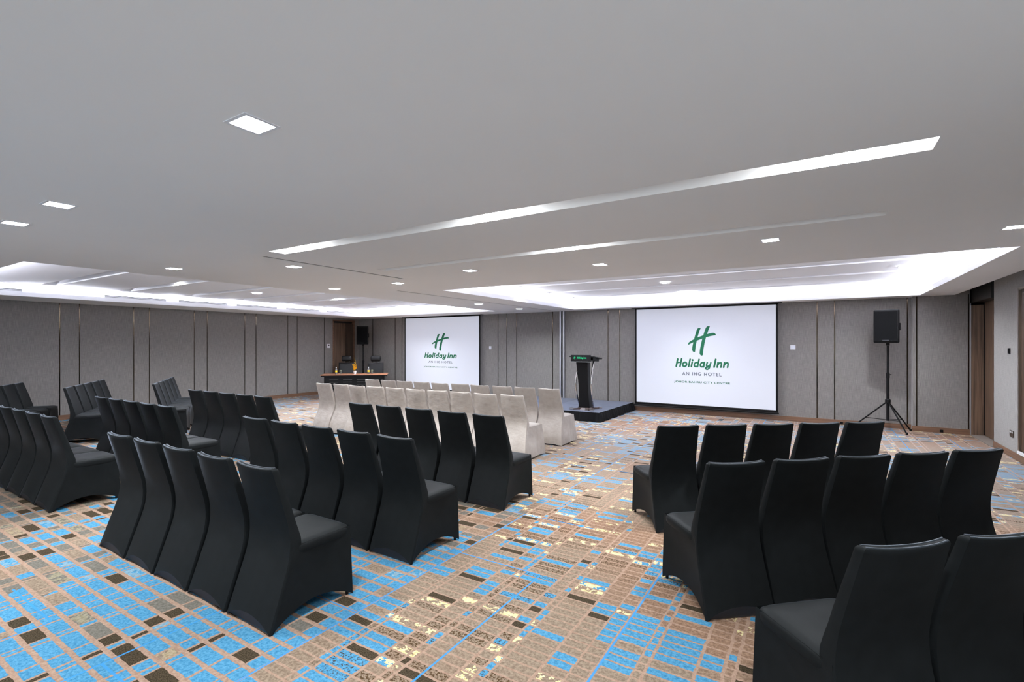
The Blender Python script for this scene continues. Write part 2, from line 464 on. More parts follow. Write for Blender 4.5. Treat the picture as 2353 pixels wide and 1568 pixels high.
# vertical bronze strips set in the fabric walls
tn = [0]
def strip_x(y, z1=CEIL):
    tn[0] += 1
    o = MB().box(WX, WX + .006, y - .008, y + .008, .1, z1).build('trim_%d' % tn[0], M['bronze'])
    struct(o, 'thin bronze strip in the left wall')
def strip_y(x, yy=WY, z1=CEIL):
    tn[0] += 1
    o = MB().box(x - .009, x + .009, yy - .006, yy, .1, z1).build('trim_%d' % tn[0], M['bronze'])
    struct(o, 'thin bronze strip in the far wall')
for y in (-1.2, .2, .55, 1.6, 2.56, 2.9, 3.93, 4.27, 5.31, 5.64, 6.68, 7.01, 8.05, 8.385, 9.42, 9.75, 10.77): strip_x(y)
for x in (-12.03, -12.35, -13.45, -8.1, -7.79, -7.45, -6.27, -4.65, -4.33, 0.0, .31, 1.5): strip_y(x)
strip_y(1.62, WY - .17); strip_y(2.36, WY - .17)
# black gap seams at the pilaster
# baseboards
def bb(name, b): struct(MB().box(*b).build(name, M['base'], bevel=.003), 'low brown wooden baseboard')
bb('baseboard_left', (WX, WX + .014, WF, D1[0] - .06, 0, .1))
bb('baseboard_back', (WX, 1.56, WY - .014, WY, 0, .1))
bb('baseboard_pilaster', (1.548, 2.38, WY - .184, WY - .17, 0, .1))
bb('baseboard_right', (WR - .014, WR, WF, 10.86, 0, .1))

# left door (walnut, recessed) ---------------------------------------------
d = thing('door_1', None, None); struct(d, 'walnut door in the far left corner')
MB().box(WX - .12, WX - .08, D1[0] + .02, D1[1] - .02, 0, 2.42).build('door_leaf', M['oak'], d)
fr = MB()
for a, b in ((D1[0] - .03, D1[0] + .02), (D1[1] - .02, D1[1] + .03)): fr.box(WX - .12, WX + .012, a, b, 0, 2.52)
fr.box(WX - .12, WX + .012, D1[0] - .03, D1[1] + .03, 2.48, 2.53)
fr.build('door_frame', M['base'], d, bevel=.003)
MB().box(WX - .14, WX - .08, D1[0] + .02, D1[1] - .02, 2.42, 2.48).build('door_header', M['slot'], d)
MB().box(WX - .08, WX - .03, D1[1] - .30, D1[1] - .02, .0, 2.42).build('side_panel', mat_wood('dark_walnut', (48, 36, 28), (70, 54, 42)), d)
# right double door --------------------------------------------------------
d = thing('door_2', None, None); struct(d, 'tall walnut door in the right hand alcove')
MB().box(2.392, 2.60, 12.04, 12.08, .012, 2.38).build('side_panel', M['oak'], d)
l2 = MB().box(2.57, 2.62, 10.90, 12.04, .02, 2.42).build('door_leaf', M['oak'], d)
MB().tube([(2.56, 11.0, 1.03), (2.50, 11.0, 1.03), (2.50, 11.14, 1.03)], .009).build('door_handle', M['chrome'], l2, True)
MB().box(2.555, 2.57, 12.028, 12.04, .02, 2.42).build('edge_strip', M['black'], d)
MB().box(2.40, 2.62, 10.87, 13.28, 2.42, 2.78).build('door_header', M['slot'], d)
MB().box(2.50, 2.64, 10.86, 10.89, 0, 2.42).build('door_frame', M['base'], d)
tn[0] += 1
struct(MB().box(2.38, 2.62, 10.86, 13.3, 0, .012).build('trim_%d' % tn[0], M['stone']), 'grey marble threshold under the double door')
tn[0] += 1
struct(MB().box(2.38, 2.392, WY - .182, WY - .165, .0, 2.42).build('trim_%d' % tn[0], M['alu']), 'bright metal edge strip beside the alcove')
# right near door / panel ----------------------------------------------------
d = thing('door_3', None, None); struct(d, 'brown panel framed in bronze at the right edge')
MB().box(WR + .015, WR + .1, 8.55, 9.68, .15, 2.46).build('panel', mat_wood('dark_brown_veneer', (52, 38, 28), (78, 58, 42)), d)
fr = MB()
for a, b in ((8.52, 8.56), (9.66, 9.70)): fr.box(WR - .012, WR + .06, a, b, .15, 2.46)
fr.box(WR - .012, WR + .06, 8.52, 9.70, 2.43, 2.46)
fr.build('door_frame', simple('satin_bronze', (150, 136, 122), .3, .9), d)
MB().box(WR - .02, WR + .06, 8.52, 9.70, .11, .15).build('door_sill', M['white'], d)

# wall partition jamb between the two halls
d = thing('partition_jamb', 'pale aluminium partition wall jamb standing against the far wall behind the stage', 'post', (-5.96, WY, 0))
MB().box(-.075, -.03, -.055, 0, .1, CEIL).build('jamb_strip', M['alu'], d)
MB().box(.025, .065, -.055, 0, .1, CEIL).build('jamb_strip', M['alu'], d)
MB().box(-.03, .025, -.03, 0, .1, CEIL).build('jamb_channel', M['slot'], d)
for nm, t_, lb in (('near', TR1, 'dark partition track slot in the ceiling near the long light trough'), ('far', TR2, 'dark partition track slot in the ceiling running to the jamb')):
    o = MB().box(t_[0], t_[1], t_[2], t_[3], CEIL + .004, CEIL + .058).build('partition_track', M['slot'])
    tag(o, lb, 'track')

# ------------------------------------------------------------------ downlights
def downlight():
    t = thing('downlight', 'x', 'ceiling light', (0, 0, CEIL), 0, 'square recessed downlights')
    mb = MB(); r, q = DS + .012, DS - .004
    for a in ((-r, r, q, r), (-r, r, -r, -q), (-r, -q, -q, q), (q, r, -q, q)): mb.box(a[0], a[1], a[2], a[3], -.003, .0)
    mb.build('frame', M['white'], t)
    MB().add([(-q, -q, .012), (q, -q, .012), (q, q, .012), (-q, q, .012)], [(0, 3, 2, 1)]).build('diffuser', M['lamp'], t, fixn=False)
    area('lamp', (0, 0, .008), (0, 0, 0), .12, .12, DOWN_W, LAMP_COL, math.radians(138), t)
    remember(t); return t
proto = downlight()
LL = {0: 'large bright square downlight nearest overhead, alone in the plain ceiling',
      1: 'square downlight at the left edge row, right one of the nearest left pair',
      2: 'square downlight at the far left edge of the ceiling',
      3: 'square downlight beside the near edge of the left coffer, over the left seating',
      4: 'square downlight just left of the short dark track slot',
      5: 'square downlight beside the left coffer, over the gap toward the desk',
      6: 'square downlight at the far end of the short dark track slot',
      7: 'square downlight beyond the second trough, leftmost of the row before the right coffer',
      8: 'square downlight beyond the second trough, in line with its lit middle',
      9: 'square downlight over the right seating, between second trough and right coffer',
      10: 'square downlight cut by the right edge of the photo',
      11: 'small square downlight between the coffers, nearer of the two by the long track',
      12: 'small square downlight between the coffers, nearest the far wall jamb'}
first = True
def put_lamp(x, y, z, label):
    global first
    if first:
        proto.location = (x, y, z); proto['label'] = label; first = False; return proto
    return dup(proto, (x, y, z), 0, label)
for i, p in enumerate(main_lamps): put_lamp(p[0], p[1], CEIL, LL[i])
for i, p in enumerate(hidden_lamps): put_lamp(p[0], p[1], CEIL, 'square downlight in the ceiling behind the camera')
TL = ['square downlight in the left end of the long near trough', 'square downlight in the middle of the long near trough',
      'square downlight in the right end of the long near trough', 'square downlight in the middle of the second trough']
trough_light = bpy.data.objects['lamp'].data.copy(); trough_light.spread = math.pi; trough_light.energy = DOWN_W * .7
for i, p in enumerate(trough_lamps):
    o = put_lamp(p[0], p[1], CEIL + .098, TL[i])
    for c in bpy.data.objects:
        if c.parent == o and c.type == 'LIGHT': c.data = trough_light
CL = ['inside left coffer, nearest, in the second groove', 'inside left coffer, second along its middle line', 'inside left coffer, third along its middle line',
      'inside left coffer, farthest, close to its far edge']
left_light = trough_light.copy(); left_light.spread = math.radians(150); left_light.energy = DOWN_W * 2.2
for i, p in enumerate(lamps_L):
  o = put_lamp(p[0], p[1], (CUP if i == 1 else UZ) - .016, 'square downlight ' + CL[i])
  for c in bpy.data.objects:
      if c.parent == o and c.type == 'LIGHT': c.data = left_light
CR = ['inside right coffer, near its left end', 'inside right coffer, in its middle toward the right screen', 'inside right coffer, above the right speaker side',
      'inside right coffer, faint one close over the right screen', 'inside right coffer, faint one in its far right corner']
for i, p in enumerate(lamps_R): put_lamp(p[0], p[1], (CUP if i < 3 else UZ) - .016, 'square downlight ' + CR[i])

# linear air diffusers on the left coffer lip
for i, (a, b) in enumerate([(1.85, 3.02), (4.29, 5.45), (5.71, 6.85), (7.08, 8.21), (8.48, 9.60), (9.84, 10.96)]):
    nth = ['partly cut by the left edge', 'second from the left edge', 'third from the left edge', 'middle of the far four', 'next to last before desk corner', 'last before the desk corner'][i]
    t = thing('air_vent', 'long two-slot air vent above left coffer lip, ' + nth, 'air vent', (LC[0], (a+b)/2, CEIL + .087), 0, 'linear air vents along the left wall coffer')
    L_ = (b - a) / 2
    MB().box(-.016, 0, -L_, L_, 0, .048).build('vent_body', M['cove'], t)
    MB().box(0, .002, -L_, L_, .031, .042).build('slot', M['slot'], t)
    MB().box(0, .002, -L_, L_, .008, .015).build('slot', M['slot'], t)

# ------------------------------------------------------------------ projection screens with the logo
LOGO_P = [
 [(722,150),(745,138),(796,140),(770,195),(722,345),(705,425),(683,530),(667,672),(640,682),(612,665),(598,630),(604,560),(625,460),(640,395),(670,290),(700,190)],
 [(925,115),(950,100),(1000,103),(975,165),(935,280),(912,350),(880,480),(855,620),(842,750),(815,762),(785,745),(768,710),(775,630),(800,500),(828,385),(852,300),(880,210),(905,145)],
 [(510,520),(508,485),(525,460),(580,422),(640,390),(722,350),(850,303),(940,275),(1040,250),(1080,248),(1115,265),(1137,303),(1020,320),(912,350),(828,378),(705,425),(620,462),(560,492)]]
def ell(cx, cy, rx, ry, sl=.18, a0=0, a1=360, n=20):
    return [(cx + rx*math.cos(math.radians(a0+(a1-a0)*i/n)) - sl*ry*math.sin(math.radians(a0+(a1-a0)*i/n)), cy + ry*math.sin(math.radians(a0+(a1-a0)*i/n))) for i in range(n+1)]
WORD = [([(264,845),(246,925),(228,1012)], 18), ([(355,838),(337,925),(318,1012)], 18), ([(246,934),(292,922),(340,922)], 13),
        (ell(427,965,44,48), 18), ([(553,845),(518,1012)], 17), ([(600,912),(580,1012)], 17), ([(609,863),(610,866)], 21),
        (ell(692,965,44,48,.18,50,330), 16), ([(757,845),(722,1012)], 17),
        (ell(828,965,42,48,.18,50,320), 16), ([(876,912),(858,1012)], 17),
        ([(942,915),(926,965),(930,995),(955,1000),(985,975)], 16), ([(1020,915),(1000,985),(985,1035),(945,1066),(908,1056),(905,1035),(935,1020),(975,1014)], 15),
        ([(1128,840),(1092,1012)], 18), ([(1178,912),(1160,1012)], 17), ([(1180,950),(1215,916),(1246,918),(1252,945),(1240,1012)], 16),
        ([(1318,912),(1300,1012)], 17), ([(1320,950),(1355,916),(1388,918),(1394,945),(1382,1012)], 16)]
def smooth_line(p):
    if len(p) < 3 or len(p) > 12: return p
    P = [p[0]] + list(p) + [p[-1]]; out = []
    for i in range(1, len(P) - 2):
        for t in (0, .25, .5, .75):
            q = []
            for c in (0, 1):
                a, b, c_, d_ = P[i-1][c], P[i][c], P[i+1][c], P[i+2][c]
                q.append(.5*((2*b)+(-a+c_)*t+(2*a-5*b+4*c_-d_)*t*t+(-a+3*b-3*c_+d_)*t**3))
            out.append(tuple(q))
    return out + [p[-1]]
def flat_poly(mb, poly, T, y):
    n = len(poly); mb.add([(T(p)[0], y, T(p)[1]) for p in poly], [tuple(range(n))])
def stroke(mb, pts, hw, T, y):
    pts = smooth_line(pts)
    L_, R_ = [], []
    for i, p in enumerate(pts):
        a, b = pts[max(0, i-1)], pts[min(len(pts)-1, i+1)]
        dx, dy = b[0]-a[0], b[1]-a[1]; l = math.hypot(dx, dy) or 1
        L_.append((p[0]-dy/l*hw, p[1]+dx/l*hw)); R_.append((p[0]+dy/l*hw, p[1]-dx/l*hw))
    vs = [(T(q)[0], y, T(q)[1]) for q in L_ + R_]; n = len(pts)
    mb.add(vs, [(i, i+1, n+i+1, n+i) for i in range(n-1)])
    for j, c in enumerate((pts[0], pts[-1])):
        yy = y - .0002 * (j + 1)
        poly = [(c[0]+hw*math.cos(t), c[1]+hw*math.sin(t)) for t in [2*math.pi*q/14 for q in range(14)]]
        flat_poly(mb, poly, T, yy)
def text_mesh(body, name, mat, parent, x, z, width, height, y, bold=.02, track=1.0):
    cu = bpy.data.curves.new('txt', 'FONT'); cu.body = body; cu.size = 1; cu.offset = bold; cu.space_character = track
    o = bpy.data.objects.new('txt', cu); COL.objects.link(o)
    bpy.context.view_layer.update()
    me = bpy.data.meshes.new_from_object(o.evaluated_get(bpy.context.evaluated_depsgraph_get()))
    xs = [v.co.x for v in me.vertices]; ys = [v.co.y for v in me.vertices]
    sx, sz = width/(max(xs)-min(xs)), height/(max(ys)-min(ys)); x0, y0 = min(xs), min(ys)
    for v in me.vertices: v.co = Vector((x+(v.co.x-x0)*sx, y, z+(v.co.y-y0)*sz))
    bpy.data.objects.remove(o); me.name = name
    me.materials.clear(); me.materials.append(mat)
    r = bpy.data.objects.new(name, me); COL.objects.link(r); r.parent = parent; return r

def screen(x0, x1, aff, label):
    ys = WY - .11
    zt, zb = 2.535, .225
    t = thing('projection_screen', label, 'projection screen', ((x0+x1)/2, ys, 0), 0, 'projection screens on the far wall')
    h = (x1-x0)/2
    MB().box(-h, h, 0, .006, zb, zt).build('screen_fabric', M['screen'], t)
    b = MB(); bw = .042
    b.box(-h-bw, -h, -.001, .007, zb-.02, CEIL-.012); b.box(h, h+bw, -.001, .007, zb-.02, CEIL-.012)
    b.box(-h-bw, h+bw, -.001, .007, zt, CEIL-.012); b.box(-h-bw, h+bw, -.001, .007, zb-.06, zb)
    b.build('border', M['black'], t)
    MB().tube([(-h-bw-.02, .004, zb-.07), (h+bw+.02, .004, zb-.07)], .018).build('weight_bar', M['black'], t, True)
    MB().box(-h-.12, h+.12, -.05, .09, CEIL-.014, CEIL).build('screen_case', M['slot'], t)
    cx = (x0+x1)/2
    T = lambda p: (aff[0]+aff[1]*(p[0]-815)-cx, aff[2]+aff[3]*(p[1]-750))
    e = MB()
    for q in LOGO_P: flat_poly(e, q, T, -.002 - .0002*LOGO_P.index(q))
    e.build('emblem', M['logo_green'], t, fixn=False)
    wd = MB()
    for q, hw in WORD: stroke(wd, q, hw*1.13, T, -.002 - .00003*WORD.index((q, hw)))
    wd.build('wordmark', M['logo_green'], t, fixn=False)
    a, b_ = T((367, 1215)), T((1255, 1138)); text_mesh('AN IHG HOTEL', 'tagline', M['logo_grey'], t, a[0], a[1], b_[0]-a[0], b_[1]-a[1], -.002, .018, 1.25)
    a, b_ = T((178, 1398)), T((1435, 1343)); text_mesh('JOHOR BAHRU CITY CENTRE', 'place_name', M['logo_green'], t, a[0], a[1], b_[0]-a[0], b_[1]-a[1], -.002, .028, 1.12)
    return t
screen(-3.855, -.765, (-2.3018904, .0009904, 1.4115386, -.0010432), 'large right projection screen with green hotel logo, nearest the tall speaker')
screen(-11.76, -8.72, (-10.2425, .0011143, 1.4723647, -.0008604), 'left projection screen with green hotel logo, beside the black desk')

# ------------------------------------------------------------------ stage and lectern
sx0, sx1, sy0, sy1, sh = -8.4, -3.95, 9.87, 12.19, .20
t = thing('stage', 'low carpeted stage platform with ruffled black skirt in front of the far wall', 'stage', (0, 0, 0))
MB().box(sx0+.02, sx1-.02, sy0+.02, sy1, .02, sh-.012).build('platform', M['black'], t)
dk = MB(); nx = 3; wdt = (sx1 - sx0) / nx
for i in range(nx):
    for j in range(2):
        dk.box(sx0+i*wdt+.004, sx0+(i+1)*wdt-.004, sy0+j*(sy1-sy0)/2+.004, sy0+(j+1)*(sy1-sy0)/2-.004, sh-.012, sh)
dk.build('deck', M['stage'], t)
sk = MB(); rs = [[], [], []]
path = []
n1 = 150
for i in range(n1+1): path.append((sx0+(sx1-sx0)*i/n1, sy0, 0, -1))
for i in range(81): path.append((sx1, sy0+(sy1-sy0)*i/80, 1, 0))
for i, (x, y, nx_, ny_) in enumerate(path):
    ph = i*1.35; w1 = .010*math.sin(ph) + .010*math.sin(ph*.31+1)
    for kx, (z, o_, am) in enumerate(((sh+.002, .004, .2), (sh*.5, .03, .9), (.006, .055, 1.6))):
        rs[kx].append((x + nx_*(o_ + w1*am) if nx_ else x, y + ny_*(o_ + w1*am) if ny_ else y, z + (.012*max(0, math.sin(ph*.23)) if kx == 2 else 0)))
sk.rings(rs, cap=False, close=False)
sk.build('stage_skirt', M['skirt'], t, 'full')

t = thing('lectern', 'black and chrome lectern with green hotel sign standing on the stage', 'lectern', (-4.44, 10.3, sh + .001), 0)
bs = MB()
for a_ in (45, 135):
    m_ = Matrix.Rotation(math.radians(a_), 4, 'Z')
    bs.add([m_ @ Vector(p) for p in [(-.33, -.035, 0), (.33, -.035, 0), (.33, .035, 0), (-.33, .035, 0), (-.33, -.03, .03), (.33, -.03, .03), (.33, .03, .03), (-.33, .03, .03),
            ]], [(0, 3, 2, 1), (4, 5, 6, 7), (0, 1, 5, 4), (1, 2, 6, 5), (2, 3, 7, 6), (3, 0, 4, 7)])
bs.add([(-.19, -.06, 0), (-.06, -.19, 0), (.06, -.19, 0), (.19, -.06, 0), (.19, .06, 0), (.06, .19, 0), (-.06, .19, 0), (-.19, .06, 0)] +
       [(-.15, -.05, .045), (-.05, -.15, .045), (.05, -.15, .045), (.15, -.05, .045), (.15, .05, .045), (.05, .15, .045), (-.05, .15, .045), (-.15, .05, .045)],
       [tuple(range(7, -1, -1)), tuple(range(8, 16))] + [(i, (i+1) % 8, 8+(i+1) % 8, 8+i) for i in range(8)])
bs.build('base', M['mahogany'], t)
for x, y in ((-.245, -.245), (.245, -.245), (-.245, .245), (.245, .245)):
    f_ = MB(); f_.xbox(Matrix.Translation((x, y, .019)) @ Matrix.Rotation(math.radians(45 if x*y > 0 else 135), 4, 'Z'), .075, .075, .038)
    f_.build('foot_cap', M['chrome'], t, bevel=.004)
colm = MB()
colm.rings([[(-.125, .10-.19, .045), (.125, .10-.19, .045), (.10, .02+.14, .045), (-.10, .02+.14, .045)],
            [(-.11, -.13, .5), (.11, -.13, .5), (.09, .05, .5), (-.09, .05, .5)],
            [(-.14, -.22, 1.08), (.14, -.22, 1.08), (.11, -.02, 1.08), (-.11, -.02, 1.08)]])
colm.build('column', M['black'], t, bevel=.004)
for s in (-1, 1):
    pts = []
    for i in range(17):
        q = i/16; pts.append((s*(.16+.03*math.sin(q*math.pi)), .06 - .20*math.sin(q*math.pi) + .02*q, .04+1.06*q))
    MB().tube(pts, .018, 12).build('side_tube', M['chrome'], t, True)
rot = Matrix.Translation((0, .0, 1.165)) @ Matrix.Rotation(math.radians(-7), 4, 'X')
MB().xbox(rot, .60, .46, .022).build('reading_board', M['black'], t, bevel=.004)
MB().xbox(Matrix.Translation((0.02, .0, 1.125)) @ Matrix.Rotation(math.radians(-7), 4, 'X'), .46, .34, .055).build('shelf_box', M['black'], t, bevel=.004)
MB().box(-.30, .30, .218, .232, 1.13, 1.16).build('stop_edge', M['black'], t)
sg = MB().box(-.235, .235, -.285, -.262, 1.075, 1.23).build('front_sign', M['black'], t, bevel=.002)
MB().box(-.235, .235, -.289, -.262, 1.072, 1.080).build('sign_rail', M['chrome'], sg)
T = lambda p: (-.145+(p[0]-815)*.00009, 1.165-(p[1]-430)*.00009)
e = MB()
for q in LOGO_P: flat_poly(e, q, T, -.2865-.0002*LOGO_P.index(q))
e.build('emblem', M['sign_green'], sg, fixn=False)
T = lambda p: (-.085+(p[0]-210)*.000185, 1.165-(p[1]-940)*.00022)
wd = MB()
for q, hw in WORD: stroke(wd, q, hw, T, -.2865-.00003*WORD.index((q, hw)))
wd.build('wordmark', M['sign_green'], sg, fixn=False)

# ------------------------------------------------------------------ speakers
def speaker_stand(x, y, zt, feet, label):
    t = thing('speaker_stand', label, 'speaker stand', (x, y, 0), 0, 'tripod speaker stands')
    MB().tube([(0, 0, .20), (0, 0, 1.12)], .025, 12).build('lower_pole', M['black'], t, True)
    MB().tube([(0, 0, 1.05), (0, 0, zt-.052)], .019, 12).build('upper_pole', M['black'], t, True)
    MB().lathe([(.028, 1.02), (.03, 1.03), (.03, 1.10), (.027, 1.12)]).build('collar', M['black'], t, True)
    MB().tube([(.02, 0, 1.08), (.055, 0, 1.085)], [.006, .012], 8).build('clamp_knob', M['black'], t, True)
    MB().lathe([(.03, .54), (.045, .55), (.045, .60), (.026, .62)]).build('hub', M['black'], t, True)
    for fx, fy in feet:
        l = MB().tube([(0, 0, .575), (fx, fy, .015)], .013, 8).build('leg', M['black'], t, True)
        MB().lathe([(.016, 0), (.02, .004), (.02, .03), (.012, .045)], fx, fy, 10).build('rubber_foot', M['black'], l, True)
        m_ = Vector((fx*.62, fy*.62, .575-.56*.62))
        MB().tube([(0, 0, .215), tuple(m_)], .007, 6).build('brace', M['black'], t, True)
    return t
def speaker(x, y, z, rz, label):
    t = thing('loudspeaker', label, 'loudspeaker', (x, y, z), rz, 'black loudspeakers')
    pl = [(-.19, -.17), (.19, -.17), (.20, -.13), (.13, .17), (-.13, .17), (-.20, -.13)]
    r = []
    for zz, s_ in ((0, .95), (.02, 1), (.18, 1), (.20, 1), (.43, 1), (.45, 1), (.61, 1), (.63, .95)):
        r.append([(px*s_, py*s_, zz) for px, py in pl])
    MB().rings(r).build('cabinet', M['black'], t, bevel=.006)
    MB().box(-.175, .175, -.183, -.168, .03, .60).build('grille', M['blackgrid'], t, bevel=.006)
    MB().box(-.05, .05, -.186, -.182, .045, .055).build('badge', simple('dark_grey_badge', (70, 70, 74), .4), t)
    for s in (-1, 1):
        MB().box(s*.165-.02, s*.165+.02, .0, .1, .24, .38).build('side_handle', M['black'], t, bevel=.01)
    MB().lathe([(.03, -.05), (.03, 0.0)]).build('pole_socket', M['black'], t, True)
    return t
speaker_stand(1.15, 11.78, 1.69, [(.25, -.30), (.37, .22), (-.55, .16)], 'black tripod speaker stand behind the right seating, left of the double door')
speaker(1.15, 11.78, 1.69, math.radians(-16), 'black loudspeaker on its tripod right of the right screen')
speaker_stand(-13.35, 11.72, 1.67, [(.3, -.35), (.35, .3), (-.45, .15)], 'black speaker stand behind the desk chairs in the far left corner')
speaker(-13.35, 11.72, 1.67, math.radians(38), 'black loudspeaker on a pole in the far left corner beside the left screen')

# ------------------------------------------------------------------ desk, executive chairs and table things
TA = math.radians(43.4); TC = Vector((-12.257, 10.458, 0))
tu = Vector((math.cos(TA), math.sin(TA), 0)); tv = Vector((-tu.y, tu.x, 0))
def tp(a, b, z=0): p = TC + tu*a + tv*b; return (p.x, p.y, z)
t = thing('desk', 'black speakers desk with reddish brown top in the far left corner', 'desk', tp(0, 0), TA)
MB().box(-.98, .98, -.39, .39, .728, .75).build('table_top', M['brown_top'], t, bevel=.003)
MB().box(-.965, .965, -.375, .375, .69, .728).build('top_edge', M['black'], t, bevel=.003)
MB().box(-.86, .86, -.33, -.31, .10, .69).build('front_panel', M['black'], t)
sl = MB()
for cx in (-.6, -.2, .2, .6):
    for i in range(4): sl.box(cx-.13, cx+.13, -.334, -.328, .36+.075*i, .375+.075*i)
sl.build('panel_slots', simple('dark_grey_groove', (58, 56, 54), .5), t)
for s in (-1, 1):
    MB().box(s*.86-.02, s*.86+.02, -.33, .3, .03, .69).build('side_panel', M['black'], t)
    MB().box(s*.86-.03, s*.86+.03, -.36, .33, 0, .035).build('foot_rail', M['black'], t, bevel=.004)

def rbox(mb, x0, x1, y0, y1, z0, z1, r=.03, n=5, bulge=0):
    # soft box: rounded rectangle rings stacked with rounded top and bottom
    rs = []
    H = z1 - z0
    for k in range(9):
        q = k/8; zz = z0 + H*(.5-.5*math.cos(q*math.pi)); ins = r*(1-math.sin(q*math.pi)**.5)
        ring = []
        for (cx, cy, a0) in ((x1-r-ins+0, y1-r-ins, 0), (x0+r+ins, y1-r-ins, 90), (x0+r+ins, y0+r+ins, 180), (x1-r-ins, y0+r+ins, 270)):
            for i in range(n+1):
                a = math.radians(a0+90*i/n); ring.append((cx+r*math.cos(a), cy+r*math.sin(a), zz))
        rs.append(ring)
    return mb.rings(rs)
def exec_chair(loc, rz, label):
    t = thing('executive_chair', label, 'office chair', loc, rz, 'black executive chairs behind the desk')
    rbox(MB(), -.26, .26, -.26, .24, .42, .54, .05).build('seat', M['leather'], t, 'full')
    b = MB(); rs = []
    for k in range(13):
        q = k/12; z = .52+.54*q; w = .262*(1-.03*q); y = .24+.06*q
        ring = []
        for i in range(24):
            a = 2*math.pi*i/24; cx = math.copysign(abs(math.cos(a))**.35, math.cos(a))*w; cy = math.copysign(abs(math.sin(a))**.6, math.sin(a))*.045
            zz = z - (.055*max(0, 1-(cx/.13)**2) if k == 12 else (.03*max(0, 1-(cx/.15)**2) if k == 11 else 0))
            ring.append((cx, y+cy, zz))
        rs.append(ring)
    b.rings(rs).build('backrest', M['leather'], t, 'full')
    rbox(MB(), -.165, .165, .25, .35, 1.10, 1.285, .04).build('headrest', M['leather'], t, 'full')
    for s in (-1, 1):
        MB().tube([(s*.08, .31, 1.0), (s*.08, .31, 1.13)], .008).build('headrest_post', M['chrome'], t, True)
        MB().tube([(s*.29, .15, .5), (s*.30, .12, .68), (s*.30, -.12, .69)], .02).build('armrest', M['black'], t, True)
    MB().tube([(0, 0, .1), (0, 0, .42)], .03).build('gas_column', M['black'], t, True)
    for i in range(5):
        a = 2*math.pi*i/5+.3; l = MB().tube([(0, 0, .11), (.3*math.cos(a), .3*math.sin(a), .06)], [.03, .02], 8).build('base_leg', M['black'], t, True)
        MB().lathe([(.02, 0), (.028, .012), (.028, .04), (.015, .055)], .3*math.cos(a), .3*math.sin(a), 8).build('caster', M['black'], l, True)
    return t
q = (-13.259, 10.893); exec_chair((q[0], q[1], 0), math.radians(43), 'black leather executive chair with headrest behind the desk, left one by the door')
q = (-12.354, 11.337); exec_chair((q[0]+.0, q[1]+.0, 0), math.radians(43), 'black leather executive chair with headrest behind the desk, right one by the speaker')

def bottle(a, b, label):
    t = thing('water_bottle', label, 'bottle', tp(a, b, .75), 0, 'water bottles on the desk')
    MB().lathe([(.028, 0), (.032, .01), (.032, .13), (.028, .15), (.013, .18), (.013, .195)], seg=16).build('bottle_body', M['bottle'], t, True)
    MB().lathe([(.0335, .06), (.0335, .115)], seg=16).build('label_band', M['label'], t, True)
    MB().lathe([(.016, .192), (.016, .215), (.014, .217)], seg=12).build('cap', M['white'], t, True)
def glass(a, b, label):
    t = thing('drinking_glass', label, 'glass', tp(a, b, .75), 0, 'drinking glasses on the desk')
    MB().lathe([(.028, 0), (.033, .11), (.0305, .11), (.026, .008)], seg=20).build('tumbler', M['glass'], t, True)
    MB().lathe([(.037, .111), (.037, .118), (.02, .124)], seg=20).build('glass_cover', simple('olive_paper_lid', (108, 112, 84), .6) if 'olive_paper_lid' not in bpy.data.materials else bpy.data.materials['olive_paper_lid'], t, True)
bottle(-.56, -.12, 'water bottle with yellow label on the left half of the desk')
glass(-.42, -.16, 'covered drinking glass beside the left water bottle on the desk')
bottle(.40, -.12, 'water bottle with yellow label on the right half of the desk')
glass(.51, -.16, 'covered drinking glass beside the right water bottle on the desk')
t = thing('flower_pot', 'small white pot of yellow orchids in the middle of the desk', 'potted flowers', tp(.0, -.18, .75))
MB().lathe([(.034, 0), (.048, .1), (.044, .1), (.04, .085)], seg=20).build('pot', M['white'], t, True)
stm = MB(); fl = MB(); rnd = random.Random(4)
for i in range(8):
    a = rnd.uniform(0, 6.28); h_ = .38 if i == 0 else rnd.uniform(.14, .26); dx, dy = (math.cos(a)*.055, math.sin(a)*.055) if i else (.01, 0)
    stm.tube([(0, 0, .08), (dx*.5, dy*.5, .08+h_*.5), (dx, dy, .08+h_)], .0025, 5)
    for k in range(int(h_*60)):
        q = rnd.uniform(.25, 1); c = Vector((dx*q+rnd.uniform(-.02, .02), dy*q+rnd.uniform(-.02, .02), .08+h_*q))
        for p in range(5):
            b = 2*math.pi*p/5+k; d1 = Vector((math.cos(b), rnd.uniform(-.5, .5), math.sin(b)))*.015; d2 = Vector((-math.sin(b), 0, math.cos(b)))*.006
            fl.add([c, c+d1*.6+d2, c+d1, c+d1*.6-d2], [(0, 1, 2, 3)])
stm.build('stems', M['stem'], t); fl.build('flowers', M['petal'], t, fixn=False)

